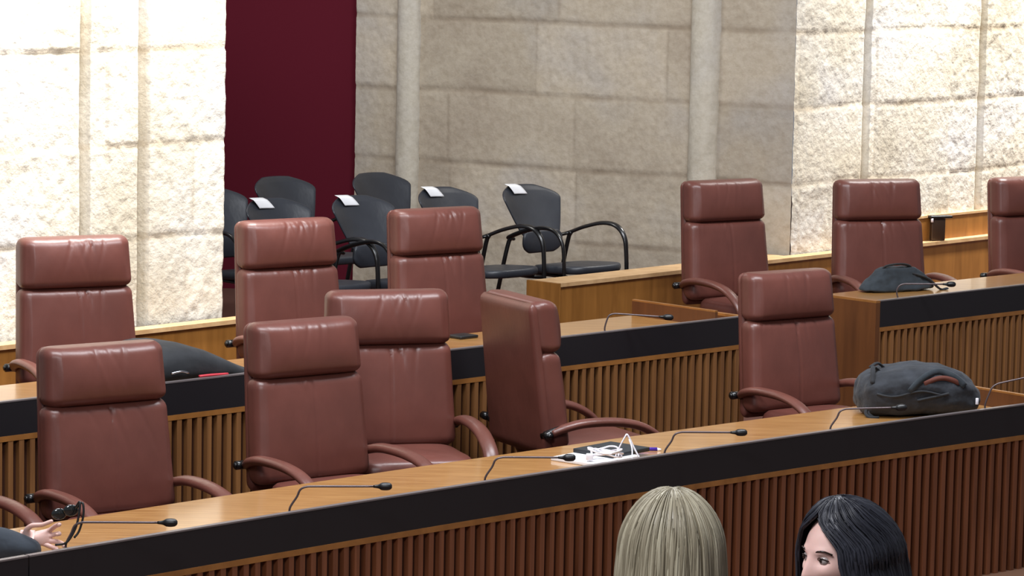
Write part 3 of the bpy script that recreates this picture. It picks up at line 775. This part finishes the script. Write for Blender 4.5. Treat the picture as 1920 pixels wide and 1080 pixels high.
def figure(name, label, head, yaw_head, yaw_body, ground, hairf, hm, clothm, seed, tilt=0):
    H = head.z - ground
    T = thing(name, label, 'person', (head.x, head.y, ground), 0)
    # one continuous body (neck to feet) by skin modifier
    S = H / 1.55
    J = {}
    pts = [((0, 0, .86), (.15, .10)), ((0, .01, 1.05), (.125, .09)), ((0, .0, 1.22), (.15, .10)), ((0, .01, 1.34), (.14, .085)), ((0, .02, 1.40), (.06, .055)), ((0, .0, 1.50), (.052, .052)),
           ((.17, .01, 1.34), (.055, .055)), ((.21, .02, 1.08), (.042, .042)), ((.20, -.06, .86), (.03, .03)), ((.19, -.10, .78), (.03, .018)),
           ((-.17, .01, 1.34), (.055, .055)), ((-.21, .02, 1.08), (.042, .042)), ((-.20, -.06, .86), (.03, .03)), ((-.19, -.10, .78), (.03, .018)),
           ((.09, 0, .80), (.085, .085)), ((.09, -.01, .45), (.055, .055)), ((.09, .02, .09), (.035, .035)), ((.09, -.10, .04), (.035, .028)),
           ((-.09, 0, .80), (.085, .085)), ((-.09, -.01, .45), (.055, .055)), ((-.09, .02, .09), (.035, .035)), ((-.09, -.10, .04), (.035, .028))]
    ed = [(0, 1), (1, 2), (2, 3), (3, 4), (4, 5), (3, 6), (6, 7), (7, 8), (8, 9), (3, 10), (10, 11), (11, 12), (12, 13), (0, 14), (14, 15), (15, 16), (16, 17), (0, 18), (18, 19), (19, 20), (20, 21)]
    Rb = Matrix.Rotation(yaw_body, 3, 'Z')
    me = bpy.data.meshes.new('clothes'); me.from_pydata([tuple(Rb @ Vector(p) * S) for p, r in pts], ed, []); me.update()
    o = link('clothes', me, clothm, T, False)
    sk = o.modifiers.new('skin', 'SKIN'); sv = me.skin_vertices[0].data
    for i, (p, r) in enumerate(pts): sv[i].radius = (r[0] * S, r[1] * S)
    sv[0].use_root = True; sk.use_smooth_shade = True
    o.modifiers.new('sub', 'SUBSURF').render_levels = 2
    bm = bmesh.new(); head_mesh(bm)
    tube(bm, [(0, .02, -.05), (0, .03, -.10), (0, .035, -.17)], [.05, .05, .055], 24)
    Rh = Matrix.Rotation(yaw_head, 4, 'Z') @ Matrix.Rotation(tilt, 4, 'X')
    Mh = Matrix.Translation((0, 0, H)) @ Rh
    hd = obj('head', bm, SKIN, T); hd.matrix_local = Mh
    for s in (-1, 1):
        bm = bmesh.new(); bmesh.ops.create_uvsphere(bm, u_segments=20, v_segments=14, radius=.0118)
        bmesh.ops.translate(bm, verts=bm.verts, vec=(s * .031, -.0735, .006)); e = obj('eye', bm, EYE_W, hd)
        bm = bmesh.new(); bmesh.ops.create_uvsphere(bm, u_segments=16, v_segments=10, radius=.0066)
        bmesh.ops.translate(bm, verts=bm.verts, vec=(s * .031 - .002, -.0812, .0065)); obj('iris', bm, EYE_D, hd)
        bm = bmesh.new(); tube(bm, [(s * .014, -.088, .0225), (s * .025, -.089, .029), (s * .040, -.082, .030), (s * .054, -.068, .022)], [.002, .003, .0025, .001], 8, .0022, smooth=4); obj('eyebrow', bm, EYE_D, hd)
        bm = bmesh.new(); tube(bm, [(s * .017, -.083, .006), (s * .024, -.0875, .0125), (s * .034, -.0865, .0135), (s * .047, -.073, .006)], .0016, 6, .0014, smooth=4); obj('eyelid', bm, EYE_D, hd)
        bm = bmesh.new(); tube(bm, [(s * .073, .005, .02), (s * .083, .015, .022), (s * .08, .018, -.005), (s * .073, .008, -.028)], [.006, .009, .008, .006], 10, smooth=4); obj('ear', bm, SKIN, hd)
    bm = bmesh.new(); tube(bm, [(-.024, -.083, -.063), (0, -.097, -.061), (.024, -.083, -.063)], [.002, .006, .002], 8, .005, smooth=5); obj('lips', bm, LIP, hd)
    # hair shell plus locks
    V = []; Fc = []; A = []
    nu, nv = 160, 60
    rnd = random.Random(seed)
    for j in range(nv + 1):
        for i in range(nu + 1):
            a = i / nu; f = j / nv
            V.append(hairf(a, f)); A.append((a * 34 + 2 * noise.noise(Vector((a * 9, f * 1.5, seed))), f * 1.2, seed))
    for j in range(nv):
        for i in range(nu):
            q = j * (nu + 1) + i; Fc.append((q, q + 1, q + nu + 2, q + nu + 1))
    base = len(V)
    # individual locks
    for k in range(420):
        a = rnd.random(); f0 = rnd.uniform(0.02, .35); f1 = rnd.uniform(.6, 1.0); w = rnd.uniform(.0015, .005); lift = rnd.uniform(.0004, .0035)
        n = 14; wob = rnd.uniform(-.012, .012); ph = rnd.uniform(0, 6)
        b0 = len(V)
        for i in range(n + 1):
            f = f0 + (f1 - f0) * i / n; aa = a + wob * math.sin(f * 5 + ph)
            aa = min(max(aa, 0), 1)
            p = Vector(hairf(aa, f)); c = Vector((0, .02, p.z * .5)); nn = (p - c).normalized(); tt = nn.cross(Vector((0, 0, 1))).normalized()
            l = lift * math.sin(PI * i / n) + .0005
            taper = w * (1 - .7 * abs(2 * i / n - 1))
            for s1, l1 in ((-1, 0), (0, .0016), (1, 0)):
                V.append(tuple(p + tt * s1 * taper + nn * (l + l1))); A.append((a * 110, f * 1.5, k * .13))
        for i in range(n):
            for s1 in range(2):
                q = b0 + i * 3 + s1; Fc.append((q, q + 1, q + 4, q + 3))
    me = bpy.data.meshes.new('hair'); me.from_pydata(V, [], Fc); me.update()
    at = me.attributes.new('strand', 'FLOAT_VECTOR', 'POINT'); at.data.foreach_set('vector', [c for t in A for c in t])
    h = link('hair', me, hm, hd); sm = h.modifiers.new('thick', 'SOLIDIFY'); sm.thickness = .006; sm.offset = -1
    return T
# hair shape functions: a runs around the head from one temple past the back to the other, f from crown to tips
def hair_dark(a, f):
    k = min(max((f - .17) / .2, 0), 1); k = k * k * (3 - 2 * k)
    span = math.radians(178 - 42 * k)                       # half angle measured from the back
    ang = (a * 2 - 1) * span                                # 0 = straight back
    th = min(f / .42, 1) * PI / 2
    rx = .100 + .032 * min(1, f * 1.3)
    wob = 1 + (.018 * math.sin(ang * 7 + f * 7) + .010 * math.sin(ang * 19 + 1)) * min(1, f * 4)
    x = math.sin(ang) * rx * math.sin(th) * wob
    back = math.cos(ang)
    ry = (.140 + .035 * min(1, f * 1.3)) if back > 0 else .112
    y = .012 + back * ry * math.sin(th) * wob - .02 * (1 - math.sin(th))
    z = .146 * math.cos(th) if f <= .42 else -(f - .42) * .52
    if f > .42:
        q = (f - .42) / .58; x *= 1 + .10 * math.sin(q * 5 + a * 6); y += .012 * math.sin(q * 6)
    return (x, y, z)
def hair_blond(a, f):
    ang = (a * 2 - 1) * math.radians(140)
    th = min(f / .45, 1) * PI / 2; s = math.sin(th) ** .92
    rx, ry = .106 + .036 * min(1, f * 1.2), .116 + .02 * f
    wob = 1 + .012 * math.sin(ang * 13 + f * 4) + .005 * math.sin(ang * 27)
    z = .142 * math.cos(th) if f <= .45 else -(f - .45) * .50
    k = max(0, (f - .6) / .4)
    return (math.sin(ang) * rx * s * wob * (1 - .12 * k), .01 + math.cos(ang) * ry * s * wob * (1 - .1 * k), z)
YH = 7.75
hd = PY(1258, 1022, YH)
figure('person', 'person with straight shoulder-length blond hair, seen from behind', hd, PI + .05, PI, 0, hair_blond, BLOND, fabric('cream_jacket', srgb(190, 180, 165), srgb(200, 190, 176)), 5)
hd = PY(1576, 1042, YH)
figure('person', 'person with long dark hair, face turned to the left', hd, math.radians(-56), math.radians(-60), 0, hair_dark, DARKH, fabric('dark_dress', srgb(40, 36, 44), srgb(52, 48, 56)), 9, tilt=math.radians(4))

# hand of somebody sitting beyond the left edge, on the front desk
loc, ang = row_frame(C1, 40, Z1, .2)
T = thing('person', 'person in a dark sleeve at the bottom left, hand holding dark glasses', 'person', (loc.x, loc.y, FL1), 0)
z0 = loc.z - FL1
O_ = Vector((loc.x, loc.y, FL1))
def hp_(u, v, dy=0): return PY(u, v, loc.y + dy) - O_
pts = [((-0.55, 0.59, 0.62), (.17, .13)), ((-0.5, 0.53, 0.85), (.15, .11)), ((-0.45, 0.49, 1.02), (.17, .11)), ((-0.44, 0.47, 1.12), (.06, .06)), ((-0.43, 0.45, 1.2), (.052, .052)),
       ((-0.27, 0.41, 1.03), (.065, .065)), (tuple(hp_(-130, 1030, .02)), (.075, .075)), (tuple(hp_(-5, 1026, 0)), (.090, .088)), (tuple(hp_(78, 1036, -.04)), (.042, .036)),
       ((-0.62, 0.63, 1.03), (.065, .065)), ((-0.7, 0.47, 0.83), (.05, .05)), ((-0.55, 0.27, 0.78), (.04, .035)),
       ((-0.45, 0.53, 0.58), (.09, .09)), ((-0.25, 0.22, 0.6), (.07, .07)), ((-0.23, 0.27, 0.12), (.045, .045)),
       ((-0.65, 0.59, 0.58), (.09, .09)), ((-0.5, 0.22, 0.6), (.07, .07)), ((-0.48, 0.27, 0.12), (.045, .045))]
ed = [(0, 1), (1, 2), (2, 3), (3, 4), (2, 5), (5, 6), (6, 7), (7, 8), (2, 9), (9, 10), (10, 11), (0, 12), (12, 13), (13, 14), (0, 15), (15, 16), (16, 17)]
me = bpy.data.meshes.new('clothes'); me.from_pydata([p for p, r in pts], ed, []); me.update()
o = link('clothes', me, SLEEVE, T, False); sk = o.modifiers.new('skin', 'SKIN'); sk.use_smooth_shade = True
for i, (p, r) in enumerate(pts): me.skin_vertices[0].data[i].radius = r
me.skin_vertices[0].data[0].use_root = True; o.modifiers.new('sub', 'SUBSURF').render_levels = 2
bm = bmesh.new(); head_mesh(bm); bmesh.ops.rotate(bm, verts=bm.verts, matrix=Matrix.Rotation(.7, 3, 'Z')); bmesh.ops.translate(bm, verts=bm.verts, vec=(-0.43, 0.43, 1.32)); hdo = obj('head', bm, SKIN, T)
# hand: palm and five fingers
hp = [(hp_(52, 1012, .03), (.026, .024)), (hp_(80, 1006, .04), (.030, .026))]
W = Vector((0, 0, 0))
fing = [[hp_(92, 996, .045), hp_(104, 986, .03), hp_(112, 983, .0), hp_(110, 985, -.02)],
        [hp_(95, 1004, .04), hp_(110, 1000, .025), hp_(112, 1001, -.005), hp_(104, 1003, -.02)],
        [hp_(92, 1014, .035), hp_(110, 1016, .02), hp_(122, 1022, -.0), hp_(118, 1025, -.02)],
        [hp_(84, 1020, .03), hp_(98, 1026, .02), hp_(108, 1030, .0), hp_(104, 1032, -.015)],
        [hp_(50, 992, .0), hp_(60, 985, -.015), hp_(80, 984, -.02), hp_(100, 976, -.02)]]
vs = [tuple(hp[0][0]), tuple(hp[1][0])]; rad = [hp[0][1], hp[1][1]]; es = [(0, 1)]
for fi, fpts in enumerate(fing):
    prev = 1 if fi < 4 else 0
    for k, q in enumerate(fpts):
        vs.append(tuple(W + Vector(q))); rad.append([(.011, .010), (.0095, .009), (.0085, .008), (.0075, .007)][k]); es.append((prev, len(vs) - 1)); prev = len(vs) - 1
me = bpy.data.meshes.new('hand'); me.from_pydata(vs, es, []); me.update(); o = link('hand', me, SKIN, T, False)
sk = o.modifiers.new('skin', 'SKIN'); sk.use_smooth_shade = True
for i, r in enumerate(rad): me.skin_vertices[0].data[i].radius = r
me.skin_vertices[0].data[0].use_root = True; o.modifiers.new('sub', 'SUBSURF').render_levels = 2
# dark glasses held in the hand
G = PY(118, 962, loc.y)
T = thing('sunglasses', 'dark shiny sunglasses held in the hand at the bottom left', 'sunglasses', G)
LENS = mat('dark_lens', srgb(26, 30, 30), .06, spec=.9)[0]
for dx, dz in ((-.014, -.004), (.028, .010)):
    bm = bmesh.new(); bmesh.ops.create_uvsphere(bm, u_segments=24, v_segments=14, radius=1); bmesh.ops.transform(bm, matrix=Matrix.Translation((dx, 0, dz)) @ Matrix.Rotation(.3, 4, 'Z') @ Matrix.Diagonal((.027, .007, .021, 1)), verts=bm.verts); obj('lens', bm, LENS, T)
bm = bmesh.new(); tube(bm, [(.045, -.01, .022), (.062, -.02, .045), (.060, -.03, -.0), (.048, -.04, -.05), (.02, -.05, -.095), (-.02, -.05, -.105)], .004, 8, smooth=5)
obj('temple', bm, BLK_PLASTIC, T)
bm = bmesh.new(); tube(bm, [(.05, .0, .02), (.070, -.01, .04), (.075, -.02, .0), (.062, -.03, -.055), (.045, -.04, -.08)], .004, 8, smooth=5); obj('temple', bm, BLK_PLASTIC, T)

# ------------------------------------------------------------------ light
W_ = bpy.data.worlds.new('World'); SC.world = W_; W_.use_nodes = True
W_.node_tree.nodes['Background'].inputs[0].default_value = (.86, .9, 1, 1); W_.node_tree.nodes['Background'].inputs[1].default_value = .24
def area(name, loc, target, sx, sy, power, col=(1, 1, 1), spread=180):
    d = bpy.data.lights.new(name, 'AREA'); d.shape = 'RECTANGLE'; d.size = sx; d.size_y = sy; d.energy = power; d.color = col; d.spread = math.radians(spread)
    o = bpy.data.objects.new(name, d); COL.objects.link(o); o.location = loc
    o.rotation_euler = (Vector(target) - Vector(loc)).to_track_quat('-Z', 'Y').to_euler(); return o
area('ceiling_and_fill_light', (-1.5, 11.5, 7.0), (-1.0, 13.5, .8), 3, 1.2, 470, (.92, .95, 1))
area('ceiling_and_fill_light', (2.0, 14.0, 7.2), (1.5, 15.5, .8), 3, 1.2, 470, (.92, .95, 1))
area('ceiling_and_fill_light', (-1.2, 5.6, 5.2), (.8, 8.0, 1.4), 2, 1.2, 230, (.95, .96, 1))  # added fill, front left, brightening face and hair of the foreground people
def wash(s0, s1, side, power, name, dist=.66, z=4.5, tz=1.35):
    m = wp((s0 + s1) / 2); l = m - WN * dist - WD * side; l.z = z; t = m.copy(); t.z = tz
    a = area(name, l, t, .3, abs(s1 - s0), power, (1, .975, .94), 62)
    zv = (l - t).normalized(); yv = (WD - zv * WD.dot(zv)).normalized(); xv = yv.cross(zv)
    a.matrix_world = Matrix.Translation(l) @ Matrix((xv, yv, zv)).transposed().to_4x4()
wash(sL - .3, -.05, -.8, 66, 'wall_washer_light')
wash(sR - .1, sR2, -.8, 160, 'wall_washer_light')
# light falling down the niche from its left
area('niche_light', (-1.9, 19.6, 4.4), (.6, 20.9, 1.5),   .5, 1.0, 45, (1, .97, .9))

SC.view_settings.view_transform = 'Standard'; SC.view_settings.look = 'None'; SC.view_settings.exposure = 0; SC.view_settings.gamma = 1
